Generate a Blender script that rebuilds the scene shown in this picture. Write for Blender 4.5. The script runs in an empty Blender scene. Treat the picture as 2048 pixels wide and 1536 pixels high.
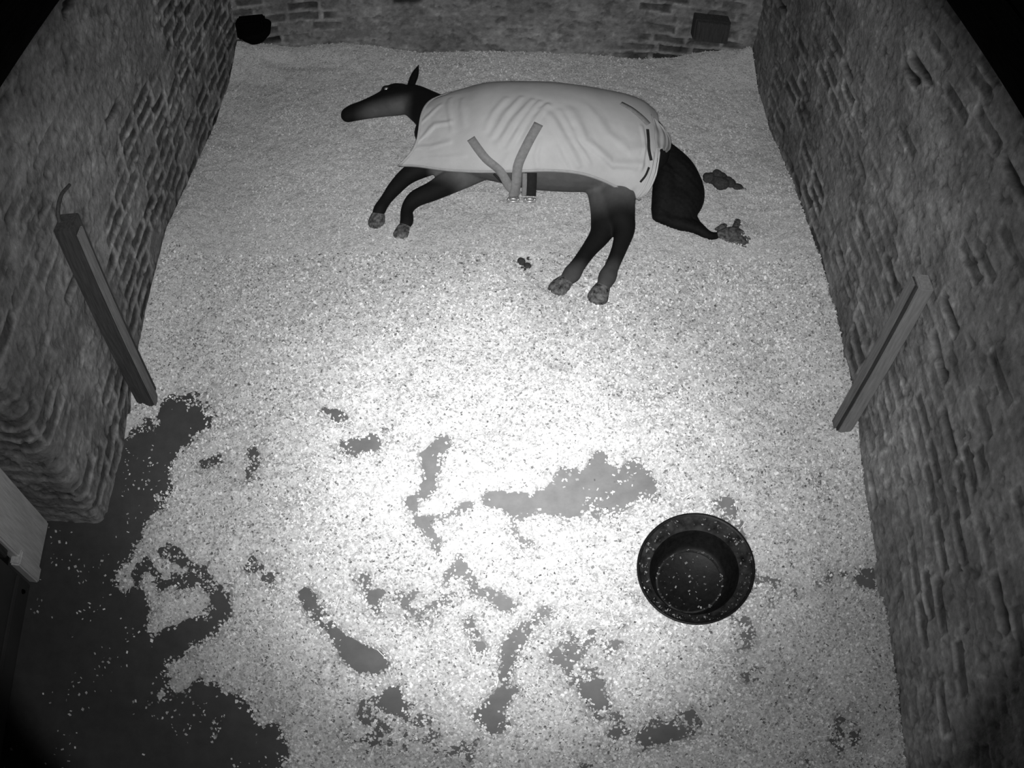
import bpy, bmesh, math, random
import numpy as np
from mathutils import Vector, Matrix

SC = bpy.context.scene
COL = SC.collection
rng = np.random.default_rng(7)
random.seed(7)
PI = math.pi

# ------------------------------------------------------------------ camera
CAM = (0.018, 0.0, 3.571)
cd = bpy.data.cameras.new('stable_camera')
cam = bpy.data.objects.new('stable_camera', cd)
COL.objects.link(cam)
fwd = Vector((0.02351977, 0.55989517, -0.82822957))
rgt = Vector((0.99965085, -0.00319293, 0.02622926))
upv = Vector((-0.01204116, 0.8285573, 0.55977478))
M = Matrix((rgt, upv, -fwd)).transposed().to_4x4()
M.translation = Vector(CAM)
cam.matrix_world = M
cd.type = 'PANO'                       # the wide barrel-distorting lens of a security camera
cd.sensor_fit = 'HORIZONTAL'
cd.sensor_width = 36.0
cd.sensor_height = 27.0
cd.clip_start = 0.01
POLY = (-3.500671418592672e-05, 0.03060002768851619, -3.87887264167931e-05, 1.8776111504366366e-05, -5.22022678070555e-07)
_pt = cd if hasattr(cd, 'panorama_type') else cd.cycles
_pt.panorama_type = 'FISHEYE_LENS_POLYNOMIAL'
_pt.fisheye_fov = 3.0
for i, c in enumerate(POLY):
    setattr(_pt, 'fisheye_polynomial_k%d' % i, -c)
SC.camera = cam

# ------------------------------------------------------------------ world, exposure
SC.view_settings.view_transform = 'Standard'
SC.view_settings.look = 'None'
SC.view_settings.exposure = 0.0
SC.view_settings.gamma = 1.0
SC.view_settings.use_curve_mapping = False
wd = bpy.data.worlds.new('night'); SC.world = wd
wd.use_nodes = True
wd.node_tree.nodes['Background'].inputs[0].default_value = (1, 1, 1, 1)
wd.node_tree.nodes['Background'].inputs[1].default_value = 0.002

# ------------------------------------------------------------------ the camera's infrared lamps
def spot(name, target, full_deg, blend, power, off=(0, 0, 0), radius=0.02):
    ld = bpy.data.lights.new(name, 'SPOT')
    ld.energy = power
    ld.spot_size = math.radians(full_deg)
    ld.spot_blend = blend
    ld.shadow_soft_size = radius
    o = bpy.data.objects.new(name, ld)
    COL.objects.link(o)
    loc = Vector(CAM) + Vector(off)
    o.location = loc
    o.rotation_euler = (Vector(target) - loc).to_track_quat('-Z', 'Y').to_euler()
    return o
spot('infrared_lamp_soft', (0.05, 2.8, 0), 76, 1.0, 230, (0.05, 0.02, 0.03))
spot('infrared_lamp_wide', (0.05, 2.4, 0), 80, 0.15, 110, (-0.05, 0.02, 0.03))
spot('infrared_lamp_mid', (0.2, 2.8, 0), 46, 1.0, 250, (0.05, 0.02, -0.03))
spot('infrared_lamp_far', (0.05, 3.4, 0), 70, 0.5, 180, (-0.05, 0.02, -0.03))
spot('infrared_lamp_centre', (0.08, 1.74, 0), 38, 1.0, 400, (0.0, 0.02, -0.05))
spot('infrared_lamp_core', (0.02, 2.02, 0), 24, 1.0, 300, (0.0, 0.02, 0.06))

# ------------------------------------------------------------------ helpers
def hash2(i, j, seed=0):
    i = np.asarray(i, np.int64); j = np.asarray(j, np.int64)
    n = (i * 374761393 + j * 668265263 + seed * 1442695041) & 0x7fffffff
    n = ((n ^ (n >> 13)) * 1274126177) & 0x7fffffff
    n = ((n ^ (n >> 15)) * 739982445) & 0x7fffffff
    return ((n ^ (n >> 16)) & 0xffffff) / float(0xffffff)

def vnoise(x, y, seed=0):
    xi = np.floor(x); yi = np.floor(y)
    fx = x - xi; fy = y - yi
    fx = fx * fx * (3 - 2 * fx); fy = fy * fy * (3 - 2 * fy)
    a = hash2(xi, yi, seed); b = hash2(xi + 1, yi, seed)
    c = hash2(xi, yi + 1, seed); d = hash2(xi + 1, yi + 1, seed)
    return (a + (b - a) * fx) * (1 - fy) + (c + (d - c) * fx) * fy

def fbm(x, y, octv=4, seed=0):
    s = 0; a = 0.5; t = 0
    for k in range(octv):
        s = s + a * vnoise(x * 2 ** k + 17.3 * k, y * 2 ** k - 9.1 * k, seed + k)
        t += a; a *= 0.5
    return s / t - 0.5          # -0.5..0.5

def sstep(a, b, x):
    t = np.clip((x - a) / (b - a), 0, 1)
    return t * t * (3 - 2 * t)

def link(name, me, mats=(), parent=None, smooth=True):
    o = bpy.data.objects.new(name, me)
    COL.objects.link(o)
    for m in (mats if isinstance(mats, (list, tuple)) else [mats]):
        me.materials.append(m)
    if smooth and len(me.polygons):
        me.polygons.foreach_set('use_smooth', [True] * len(me.polygons))
    if parent: o.parent = parent
    return o

def mesh_from(name, V, F):
    me = bpy.data.meshes.new(name)
    V = np.asarray(V, np.float32)
    F = np.asarray(F, np.int32)
    k = F.shape[1]
    me.vertices.add(len(V)); me.vertices.foreach_set('co', V.ravel())
    me.loops.add(F.size); me.loops.foreach_set('vertex_index', F.ravel())
    me.polygons.add(len(F))
    me.polygons.foreach_set('loop_start', np.arange(0, F.size, k, dtype=np.int32))
    me.polygons.foreach_set('loop_total', np.full(len(F), k, np.int32))
    me.update(calc_edges=True)
    return me

def grid_faces(nu, nv):
    i, j = np.meshgrid(np.arange(nu - 1), np.arange(nv - 1), indexing='ij')
    a = (i * nv + j).ravel()
    return np.stack([a, a + nv, a + nv + 1, a + 1], 1)

def put_attr(me, name, val):
    at = me.attributes.new(name, 'FLOAT', 'POINT')
    at.data.foreach_set('value', np.asarray(val, np.float32).ravel())

def empty(name, loc, label, cat, group=None):
    o = bpy.data.objects.new(name, None)
    o.empty_display_size = 0.2
    COL.objects.link(o)
    o.location = loc
    tag(o, label, cat, group)
    return o

def tag(o, label=None, cat=None, group=None, kind=None):
    if label: o['label'] = label
    if cat: o['category'] = cat
    if group: o['group'] = group
    if kind: o['kind'] = kind
    return o

def catmull(P, n):
    """P (k, d) control rows -> (n, d) samples"""
    P = np.asarray(P, float)
    k = len(P)
    Q = np.vstack([2 * P[0] - P[1], P, 2 * P[-1] - P[-2]])
    t = np.linspace(0, k - 1 - 1e-9, n)
    i = t.astype(int); f = (t - i)[:, None]
    p0, p1, p2, p3 = Q[i], Q[i + 1], Q[i + 2], Q[i + 3]
    return 0.5 * ((2 * p1) + (-p0 + p2) * f + (2 * p0 - 5 * p1 + 4 * p2 - p3) * f ** 2 + (-p0 + 3 * p1 - 3 * p2 + p3) * f ** 3)

def tube(st, n=24, seg=20, cap=True):
    """st rows: x y z side_radius up_radius -> V, faces (list)"""
    S = catmull(st, n)
    S[:, 3:] = np.maximum(S[:, 3:], 0.002)
    if cap:
        t0 = S[1, :3] - S[0, :3]; t0 /= np.linalg.norm(t0)
        t1 = S[-1, :3] - S[-2, :3]; t1 /= np.linalg.norm(t1)
        pre = []; post = []
        for a in (80, 60, 38, 18):
            c, s = math.cos(math.radians(a)), math.sin(math.radians(a))
            m0 = min(S[0, 3], S[0, 4]); m1 = min(S[-1, 3], S[-1, 4])
            pre.append(np.r_[S[0, :3] - t0 * m0 * s, S[0, 3:] * c])
            post.insert(0, np.r_[S[-1, :3] + t1 * m1 * s, S[-1, 3:] * c])
        S = np.vstack([pre, S, post])
    m = len(S)
    T = np.gradient(S[:, :3], axis=0)
    T /= np.linalg.norm(T, axis=1)[:, None]
    side = np.cross(T, [0, 0, 1.0])
    ln = np.linalg.norm(side, axis=1)[:, None]
    side = np.where(ln > 1e-3, side / np.maximum(ln, 1e-6), np.array([1.0, 0, 0]))
    up = np.cross(side, T)
    a = np.linspace(0, 2 * PI, seg, endpoint=False)
    V = (S[:, None, :3] + side[:, None, :] * (S[:, 3, None, None] * np.cos(a)[None, :, None])
         + up[:, None, :] * (S[:, 4, None, None] * np.sin(a)[None, :, None])).reshape(-1, 3)
    F = []
    for i in range(m - 1):
        for j in range(seg):
            j2 = (j + 1) % seg
            F.append((i * seg + j, (i + 1) * seg + j, (i + 1) * seg + j2, i * seg + j2))
    F.append(tuple(range(seg)))
    F.append(tuple((m - 1) * seg + j for j in reversed(range(seg))))
    return V, F

def tubes_mesh(name, lst, n=24, seg=20):
    V = []; F = []; o = 0
    for st in lst:
        v, f = tube(st, n, seg)
        V.append(v); F += [tuple(q + o for q in g) for g in f]; o += len(v)
    me = bpy.data.meshes.new(name)
    me.from_pydata(np.vstack(V).tolist(), [], F)
    me.update()
    return me

def fuse(me, voxel, smooth_it, factor=0.5):
    """union overlapping closed shells into one continuous skin"""
    o = bpy.data.objects.new('tmp', me); COL.objects.link(o)
    r = o.modifiers.new('r', 'REMESH'); r.mode = 'VOXEL'; r.voxel_size = voxel
    s = o.modifiers.new('s', 'SMOOTH'); s.iterations = smooth_it; s.factor = factor
    dg = bpy.context.evaluated_depsgraph_get()
    out = bpy.data.meshes.new_from_object(o.evaluated_get(dg))
    bpy.data.objects.remove(o)
    return out

def box_mesh(name, boxes, bevel=0.004):
    """boxes: (x0,y0,z0,x1,y1,z1)"""
    bm = bmesh.new()
    for b in boxes:
        r = bmesh.ops.create_cube(bm, size=1)
        for v in r['verts']:
            v.co = Vector((b[0] + (b[3] - b[0]) * (v.co.x + .5), b[1] + (b[4] - b[1]) * (v.co.y + .5), b[2] + (b[5] - b[2]) * (v.co.z + .5)))
    if bevel:
        bmesh.ops.bevel(bm, geom=bm.edges[:], offset=bevel, segments=2, affect='EDGES', clamp_overlap=True)
    me = bpy.data.meshes.new(name); bm.to_mesh(me); bm.free()
    return me

# ------------------------------------------------------------------ materials (grey: the camera sees infrared only)
def mat(name, base=0.3, rough=0.9, attr=None, nscale=40, namp=0.2, bump=0.0, bscale=None, spec=0.2, metal=0.0, stretch=None, gain=1.0):
    m = bpy.data.materials.new(name); m.use_nodes = True
    nt = m.node_tree; N = nt.nodes; Lk = nt.links
    b = N['Principled BSDF']
    b.inputs['Roughness'].default_value = rough
    b.inputs['Metallic'].default_value = metal
    b.inputs['Specular IOR Level'].default_value = spec
    tc = N.new('ShaderNodeTexCoord')
    vec = tc.outputs['Object']
    if stretch:
        mp = N.new('ShaderNodeMapping'); mp.inputs['Scale'].default_value = stretch
        Lk.new(vec, mp.inputs[0]); vec = mp.outputs[0]
    nz = N.new('ShaderNodeTexNoise'); nz.inputs['Scale'].default_value = nscale
    nz.inputs['Detail'].default_value = 5; nz.inputs['Roughness'].default_value = 0.6
    Lk.new(vec, nz.inputs['Vector'])
    mr = N.new('ShaderNodeMapRange')
    mr.inputs[1].default_value = 0.3; mr.inputs[2].default_value = 0.7
    mr.inputs[3].default_value = 1 - namp; mr.inputs[4].default_value = 1 + namp
    Lk.new(nz.outputs['Fac'], mr.inputs[0])
    mul = N.new('ShaderNodeMath'); mul.operation = 'MULTIPLY'
    Lk.new(mr.outputs[0], mul.inputs[0])
    if attr:
        at = N.new('ShaderNodeAttribute'); at.attribute_name = attr
        g = N.new('ShaderNodeMath'); g.operation = 'MULTIPLY'; g.inputs[1].default_value = gain
        Lk.new(at.outputs['Fac'], g.inputs[0]); Lk.new(g.outputs[0], mul.inputs[1])
    else:
        mul.inputs[1].default_value = base
    cc = N.new('ShaderNodeCombineColor')
    for k in range(3): Lk.new(mul.outputs[0], cc.inputs[k])
    Lk.new(cc.outputs[0], b.inputs['Base Color'])
    if bump:
        n2 = N.new('ShaderNodeTexNoise'); n2.inputs['Scale'].default_value = bscale or nscale
        n2.inputs['Detail'].default_value = 4
        Lk.new(vec, n2.inputs['Vector'])
        bp = N.new('ShaderNodeBump'); bp.inputs['Strength'].default_value = 1.0
        bp.inputs['Distance'].default_value = bump
        Lk.new(n2.outputs['Fac'], bp.inputs['Height']); Lk.new(bp.outputs[0], b.inputs['Normal'])
    return m

M_wall = mat('rubble_brick', attr='tone', nscale=30, namp=0.25, bump=0.006, bscale=45, rough=1.0, spec=0.05)
M_floor = mat('stable_floor', attr='tone', nscale=14, namp=0.12, bump=0.001, bscale=60, rough=0.9, spec=0.1)
M_bed = mat('bedding', attr='tone', nscale=110, namp=0.30, bump=0.006, bscale=90, rough=1.0, spec=0.02)
M_flake = mat('shavings', attr='tone', nscale=20, namp=0.05, rough=1.0, spec=0.05)
M_coat = mat('horse_coat', attr='tone', nscale=25, namp=0.12, rough=0.75, spec=0.12)
M_black = mat('black_hair', base=0.006, rough=0.75, spec=0.15, nscale=60, namp=0.4)
M_hoof = mat('hoof_horn', base=0.10, rough=0.8, nscale=48, namp=0.97, bump=0.006)
M_rug = mat('rug_cloth', base=0.52, rough=0.85, spec=0.1, nscale=9, namp=0.06, bump=0.0006, bscale=300)
M_rug2 = mat('rug_binding', base=0.42, rough=0.9, spec=0.1, nscale=30, namp=0.1)
M_flap = mat('flap_cloth', base=0.36, rough=0.9, spec=0.1, nscale=9, namp=0.1)
M_web = mat('webbing', base=0.24, rough=0.9, spec=0.1, nscale=60, namp=0.15)
M_darkweb_shade = mat('dark_webbing_crease_shade', base=0.02, rough=0.8, nscale=60, namp=0.2)
M_metal = mat('buckle_metal', base=0.9, rough=0.42, metal=1.0, nscale=60, namp=0.05)
M_wood_d = mat('dark_timber', base=0.05, rough=0.8, nscale=14, namp=0.35, stretch=(6, 6, 0.6), bump=0.002)
M_wood_m = mat('grey_timber', base=0.17, rough=0.85, nscale=14, namp=0.25, stretch=(6, 6, 0.6), bump=0.002)
M_wood_l = mat('pale_timber', base=0.24, rough=0.85, nscale=14, namp=0.2, stretch=(6, 6, 0.6), bump=0.001)
M_corner_shade = mat('corner_shade_boarding', base=0.010, rough=0.9, spec=0.0, nscale=14, namp=0.3, stretch=(0.6, 0.6, 6))  # near-black stand-in for corner shade, on the added upper boards
M_lime = mat('limewashed_timber', base=0.62, rough=0.85, nscale=14, namp=0.2, stretch=(6, 6, 0.6), bump=0.001)
M_panel = mat('door_paint', base=0.05, rough=0.7, nscale=6, namp=0.15)
M_rubber = mat('black_rubber', base=0.004, rough=0.55, spec=0.25, nscale=40, namp=0.7, bump=0.001)
M_rubber2 = mat('dusty_rubber', base=0.017, rough=0.8, spec=0.15, nscale=26, namp=0.98, bump=0.001)
M_dung = mat('dung', base=0.045, rough=0.95, nscale=80, namp=0.4, bump=0.004)
M_tip = mat('matted_hair', base=0.085, rough=0.95, nscale=55, namp=0.9, bump=0.006)
M_iron = mat('black_iron', base=0.003, rough=0.9, spec=0.02, nscale=40, namp=0.3)
M_eye = mat('eye_cornea', base=0.95, rough=0.5, metal=1.0, nscale=4, namp=0.02)

# ------------------------------------------------------------------ room shell
XW = 1.80       # wall faces at x = -XW and +XW
YB = 5.12       # back wall face
YD = 1.57       # left wall stops here: door recess in front of it
ZC = 4.3

def rubble(s, z, seed, boost=0.0):
    """relief (m) and tone of a lime-washed rubble brick wall at running length s, height z"""
    s0, z0 = s, z
    s = s + 0.05 * fbm(s * 3.1, z * 3.1, 3, seed + 1)
    z = z + 0.045 * fbm(s * 1.7 + 5, z * 2.2, 3, seed + 9) + 0.012 * fbm(s * 9, z * 9, 2, seed + 13)
    ch = 0.088
    r = np.floor(z / ch)
    L = 0.20 + 0.07 * hash2(r, r * 0 + 3, seed)
    off = hash2(r, r * 0, seed + 2) * 0.3
    c = np.floor((s + off) / L)
    fx = (s + off) / L - c; fz = z / ch - r
    # some bricks laid double height / split
    dx = np.minimum(fx, 1 - fx) * L; dz = np.minimum(fz, 1 - fz) * ch
    d = np.minimum(dx, dz)
    d = d + 0.011 * fbm(s0 * 22, z0 * 22, 3, seed + 21)
    brick = sstep(0.010, 0.019, d)
    h = hash2(c, r, seed + 5); h2 = hash2(c, r, seed + 6)
    smear = sstep(-0.02, 0.12, fbm(s0 * 1.6, z0 * 1.6, 4, seed + 31))
    smear = np.clip(smear + (h > 0.72) * 0.75 + boost * (0.45 + 1.2 * (h > 0.25)) + boost * fbm(s0 * 5, z0 * 5, 3, seed + 33), 0, 1)
    brick = brick * (1 - 0.80 * smear)
    hole = (h2 > 0.975) * sstep(0.016, 0.03, d)
    relief = -0.009 * brick + (h - 0.5) * 0.009 * brick - 0.030 * hole
    relief = relief + 0.030 * fbm(s0 * 2.2, z0 * 2.2, 3, seed + 41) + 0.014 * fbm(s0 * 12, z0 * 12, 3, seed + 43)
    mort = 0.275 * (1 + 0.8 * fbm(s0 * 7, z0 * 7, 5, seed + 51)) * (1 - 0.22 * smear)
    tone = mort * (1 - brick) + (0.062 + 0.08 * h) * (1 + 0.8 * fbm(s0 * 14, z0 * 14, 3, seed + 57)) * brick
    pit = sstep(0.10, 0.24, fbm(s0 * 26, z0 * 26, 3, seed + 71)); fleck = sstep(0.12, 0.26, fbm(s0 * 30 + 9, z0 * 30, 3, seed + 73))
    relief = relief - 0.010 * pit
    tone = tone * (1 - 0.35 * pit) * (1 + 0.35 * fleck) * (1 + 0.7 * fbm(s0 * 5, z0 * 5, 4, seed + 75)) * (1 - 0.8 * hole) * (1 + 0.45 * fbm(s0 * 0.9, z0 * 0.9, 3, seed + 61))
    return relief, tone

def wall_mesh(name, path, zs, seed, s_off=0.0, scale=1.0, boost=None):
    """path: dense (n,2) points in plan, wall surface to the left-hand normal supplied by tangent rotation"""
    P = np.asarray(path, float)
    T = np.gradient(P, axis=0); T /= np.linalg.norm(T, axis=1)[:, None]
    Nn = np.stack([T[:, 1], -T[:, 0]], 1) * scale
    s = np.r_[0, np.cumsum(np.linalg.norm(np.diff(P, axis=0), axis=1))] + s_off
    SS, ZZ = np.meshgrid(s, zs, indexing='ij')
    rel, tone = rubble(SS, ZZ, seed, 0.0 if boost is None else boost(SS, ZZ))
    X = P[:, 0][:, None] + Nn[:, 0][:, None] * rel
    Y = P[:, 1][:, None] + Nn[:, 1][:, None] * rel
    V = np.stack([X, Y, ZZ], -1).reshape(-1, 3)
    F = grid_faces(len(s), len(zs))
    return V, F, tone.ravel()

def build_wall(name, pieces, label=None):
    V = []; F = []; Tn = []; o = 0
    for v, f, t in pieces:
        V.append(v); F.append(f + o); Tn.append(t); o += len(v)
    me = mesh_from(name, np.vstack(V), np.vstack(F))
    put_attr(me, 'tone', np.concatenate(Tn))
    w = link(name, me, M_wall)
    w['kind'] = 'structure'
    return w

zs = np.r_[np.arange(-0.05, 2.5, 0.0115), np.linspace(2.5, ZC, 50)]
# left wall with a bullnosed corner into the door recess
r = 0.09
arc = [(-XW - r + r * math.sin(a), YD + r - r * math.cos(a)) for a in np.linspace(0, PI / 2, 14)]
pl = [(x, YD) for x in np.arange(-2.32, -XW - r - 0.005, 0.0115)] + arc + [(-XW, y) for y in np.arange(YD + r + 0.01, YB + 0.06, 0.0115)]
pieces = [wall_mesh('l', pl, zs, 11, boost=lambda S, Z: 0.42 * sstep(1.3, 0.5, S) + 0.25 * sstep(1.1, 1.7, Z))]
zt = np.arange(2.15, ZC, 0.03)
pieces.append(wall_mesh('l2', [(-XW, y) for y in np.arange(0.05, YD + 0.06, 0.03)], zt, 12))
pieces.append(wall_mesh('l3', [(-XW, y) for y in np.arange(-0.25, 0.12, 0.03)], np.arange(-.05, ZC, 0.03), 13))
build_wall('wall_left', pieces)
pr = [(XW, y) for y in np.arange(YB + 0.06, -0.26, -0.0115)]
vr, fr, tr = wall_mesh('r', pr, zs, 23, boost=lambda S, Z: 0.30 + 0.35 * sstep(0.9, 1.6, Z) + 0.2 * sstep(3.0, 4.5, S))
band = sstep(0.85, 0.55, vr[:, 2] + 0.25 * fbm(vr[:, 1] * 2, vr[:, 2] * 2, 3, 77)) * sstep(2.3, 1.9, vr[:, 1])
build_wall('wall_right', [(vr, fr, tr * (1 + 0.5 * band))])       # heavier limewash low down towards the door
pb = [(x, YB) for x in np.arange(-XW - 0.06, XW + 0.06, 0.0115)]
build_wall('wall_back', [wall_mesh('b', pb, zs, 37)])
pf = [(x, -0.25) for x in np.arange(XW + 0.06, -2.3, -0.03)]
build_wall('wall_front', [wall_mesh('f', pf, np.arange(-.05, ZC, 0.03), 41)])
for nm, bx0 in (('shade_trim_1', -XW - 0.01), ('shade_trim_2', XW - 0.045)):       # black boards added only to darken the upper corners
    t_ = link(nm, box_mesh(nm, [(bx0, 0.0 if nm == 'shade_trim_1' else -0.2, (2.0 if nm == 'shade_trim_1' else 2.12) + 0.262 * k, bx0 + 0.055, YB - 0.03, (2.257 if nm == 'shade_trim_1' else 2.377) + 0.262 * k) for k in range(8)], 0.006), M_corner_shade, smooth=False)
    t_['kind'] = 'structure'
ceil = link('ceiling', box_mesh('ceiling', [(-2.4, -0.3, ZC, 1.9, 5.2, ZC + 0.05)], 0), M_wood_d); ceil['kind'] = 'structure'

# floor: dark worn concrete with pale dust trodden in towards the middle
fx = np.arange(-2.34, 1.9, 0.02); fy = np.arange(-0.28, 5.2, 0.02)
FX, FY = np.meshgrid(fx, fy, indexing='ij')
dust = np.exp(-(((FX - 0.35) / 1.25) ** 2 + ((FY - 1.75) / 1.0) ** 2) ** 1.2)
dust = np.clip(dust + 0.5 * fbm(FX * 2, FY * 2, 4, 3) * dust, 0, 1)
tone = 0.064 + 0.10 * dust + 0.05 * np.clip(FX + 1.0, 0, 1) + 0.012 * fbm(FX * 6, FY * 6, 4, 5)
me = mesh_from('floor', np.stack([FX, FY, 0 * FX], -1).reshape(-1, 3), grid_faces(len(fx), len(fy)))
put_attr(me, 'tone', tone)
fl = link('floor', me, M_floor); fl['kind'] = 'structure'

# ------------------------------------------------------------------ bedding of wood shavings
PATCH = [  # scraped-away places: plan polyline, half width, depth
    ([(-2.15, 0.95), (-2.02, 0.30)], 0.280, 1.60),
    ([(-1.74, 0.82), (-1.69, 0.44)], 0.240, 1.60),
    ([(-1.36, 0.62), (-1.14, 0.51)], 0.183, 1.40),
    ([(-0.97, 0.61), (-0.96, 0.49)], 0.077, 1.20),
    ([(-1.52, 2.15), (-1.61, 2.03), (-1.69, 1.92)], 0.137, 1.20),
    ([(-1.69, 1.83), (-1.73, 1.56), (-1.97, 1.35)], 0.118, 1.40),
    ([(-1.97, 1.35), (-1.99, 1.2)], 0.144, 1.50),
    ([(-1.1, 2.04), (-1.07, 1.87)], 0.035, 0.80),
    ([(-0.74, 2.26), (-0.65, 2.18)], 0.029, 0.80),
    ([(-0.64, 2.05), (-0.52, 2.07)], 0.039, 1.10),
    ([(-0.21, 2.08), (-0.23, 1.98), (-0.27, 1.84)], 0.040, 1.20),
    ([(-0.33, 1.8), (-0.31, 1.7), (-0.21, 1.73), (-0.07, 1.77)], 0.026, 1.00),
    ([(-0.27, 1.68), (-0.21, 1.56)], 0.026, 0.80),
    ([(0.03, 1.8), (0.23, 1.79), (0.35, 1.79)], 0.043, 1.10),
    ([(0.37, 1.87), (0.57, 1.87)], 0.112, 1.20),
    ([(0.52, 2.02), (0.51, 1.96)], 0.049, 1.00),
    ([(0.15, 1.71), (0.19, 1.61)], 0.059, 0.80),
    ([(-0.11, 1.51), (-0.04, 1.41), (0.09, 1.32)], 0.038, 1.20),
    ([(-0.76, 1.31), (-0.64, 1.19), (-0.51, 1.03)], 0.044, 1.20),
    ([(-0.55, 1.06), (-0.45, 1.01)], 0.052, 1.10),
    ([(-0.49, 1.43), (-0.46, 1.28)], 0.032, 0.90),
    ([(-0.39, 1.34), (-0.29, 1.37)], 0.059, 0.75),
    ([(0.26, 1.28), (0.13, 1.15), (0.08, 1.01)], 0.037, 1.15),
    ([(-0.07, 1.24), (-0.02, 1.1)], 0.031, 0.90),
    ([(0.09, 0.92), (0.02, 0.83), (0.07, 0.77)], 0.048, 1.00),
    ([(0.33, 1.01), (0.43, 0.9), (0.52, 0.78)], 0.057, 0.85),
    ([(0.7, 0.72), (0.84, 0.73)], 0.069, 1.25),
    ([(-1.44, 1.47), (-1.28, 1.38)], 0.060, 0.80),
    ([(-1.03, 1.44), (-0.93, 1.38)], 0.065, 0.90),
    ([(-1.58, 1.16), (-1.66, 1.17)], 0.060, 1.00),
    ([(-1.17, 1.18), (-1.33, 1.04), (-1.44, 0.96)], 0.069, 1.10),
    ([(-0.56, 0.67), (-0.27, 0.67), (-0.05, 0.65)], 0.060, 0.72),
    ([(-0.36, 0.86), (-0.24, 0.76)], 0.050, 0.72),
    ([(1.06, 1.77), (1.12, 1.64)], 0.060, 1.00),
    ([(1.55, 1.37), (1.74, 1.36)], 0.050, 0.62),
    ([(1.7, 1.96), (1.6, 1.89)], 0.060, 0.90),
    ([(1.35, 0.85), (1.12, 0.94)], 0.103, 0.60),
    ([(1.62, 0.66), (1.76, 0.51)], 0.120, 0.32),
    ([(-1.32, 1.94), (-1.25, 1.98)], 0.037, 0.80),
    ([(-1.04, 0.73), (-1.16, 0.79)], 0.070, 0.90),
    ([(1.76, 2.93), (1.76, 2.53)], 0.040, 0.60),
    ([(0.19, 3.15), (0.29, 3.0), (0.36, 2.99)], 0.033, 0.75),
    ([(-1.52, 5.0), (-1.05, 4.95)], 0.051, 0.50),
    ([(0.56, 1.24), (0.56, 1.1)], 0.038, 0.80),
    ([(0.75, 1.0), (0.99, 1.07)], 0.059, 0.60),
    ([(-0.85, 1.83), (-0.92, 1.75)], 0.048, 0.50),
    ([(0.71, 1.93), (0.73, 1.86)], 0.037, 0.70),
]
def seg_dist(X, Y, pl):
    D = np.full(X.shape, 1e9)
    for a, b in zip(pl[:-1], pl[1:]):
        ax, ay = a; bx, by = b
        ux, uy = bx - ax, by - ay
        t = np.clip(((X - ax) * ux + (Y - ay) * uy) / (ux * ux + uy * uy + 1e-9), 0, 1)
        D = np.minimum(D, np.hypot(X - ax - t * ux, Y - ay - t * uy))
    return D

def bed_height(X, Y):
    h = 0.042 + 0.022 * fbm(X * 2.0, Y * 2.0, 4, 71) + 0.016 * fbm(X * 14, Y * 14, 3, 75) + (0.012 + 0.022 * sstep(3.0, 2.0, Y)) * fbm(X * 38, Y * 38, 3, 78)
    hl = np.interp(Y, [0, 1.6, 2.25, 2.5, 2.9, 3.3, 3.7, 4.4, 4.8, 5.1], [-.03, -.03, .0, .05, .12, .16, .10, .02, .06, .19])
    hr = np.interp(Y, [0, .4, .9, 1.4, 1.8, 2.2, 2.66, 3.1, 3.7, 4.4, 4.8, 5.1], [.04, .05, .03, 0, 0, .08, .13, .12, .08, .01, .04, .19])
    hb = np.interp(X, [-1.8, -1.4, -1.0, -.5, 0, .5, 1.0, 1.25, 1.45, 1.8], [.20, .10, .10, -.01, .0, .0, -.02, .02, .10, .17])
    eb = hb * np.exp(-((Y - YB) / 0.22) ** 2); es = hl * np.exp(-((X + XW) / 0.20) ** 2) + hr * np.exp(-((X - XW) / 0.20) ** 2)
    h = h + np.where(np.abs(eb) > np.abs(es), eb, es)
    for cx, cy, w, a in MOUNDS:
        h = h + a * np.exp(-(((X - cx) ** 2 + (Y - cy) ** 2) / w ** 2))
    wx = X + 0.07 * fbm(X * 5, Y * 5, 4, 81); wy = Y + 0.07 * fbm(X * 5 + 40, Y * 5, 4, 83)
    rag = fbm(X * 9, Y * 9, 4, 91)
    for pl, w, s in PATCH:
        d = seg_dist(wx, wy, pl) / w
        h = h - 0.056 * s * np.exp(-(d * 0.78) ** 2.4) * (1 + 1.1 * rag)
    # shallow toed-in hollows everywhere
    tub_r = np.hypot(X - 0.871, Y - 1.392)
    h = h - (0.028 + 0.014 * sstep(1.7, 1.3, Y)) * sstep(0.08, 0.24, fbm(X * 4.5, Y * 4.5, 4, 95)) * sstep(2.9, 2.2, Y)
    h = np.where(tub_r < 0.19, np.minimum(h, 0.004), h)
    return h
MOUNDS = [(-0.60, 3.50, 0.07, 0.02), (-0.45, 3.36, 0.08, 0.02), (0.40, 2.99, 0.07, 0.0), (0.55, 2.93, 0.07, 0.0), (1.42, 3.38, 0.12, 0.03),
          (0.87, 1.40, 0.24, -0.02)]
bx = np.linspace(-XW + 0.003, XW - 0.003, 378); by = np.linspace(0.0, YB - 0.003, 538)
BX, BY = np.meshgrid(bx, by, indexing='ij')
BH = bed_height(BX, BY)
BH = np.where(BX < -XW - 0.0, np.where(BY > YD - 0.03, -0.05, BH - 0.06), BH)
keep = np.maximum(BH, -0.03)
tone = 0.56 * (1 + 0.22 * fbm(BX * 1.5, BY * 1.5, 4, 101)) * (0.80 + 0.2 * sstep(0.0, 0.03, BH)) + 0.10 * fbm(BX * 30, BY * 30, 3, 107)
me = mesh_from('bedding', np.stack([BX, BY, keep], -1).reshape(-1, 3), grid_faces(len(bx), len(by)))
put_attr(me, 'tone', np.clip(tone, 0.1, 0.85))
bed = link('bedding', me, M_bed)
tag(bed, 'deep pale wood shavings bedding spread over the stable floor, scraped thin in patches', 'bedding', kind='stuff')

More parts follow.
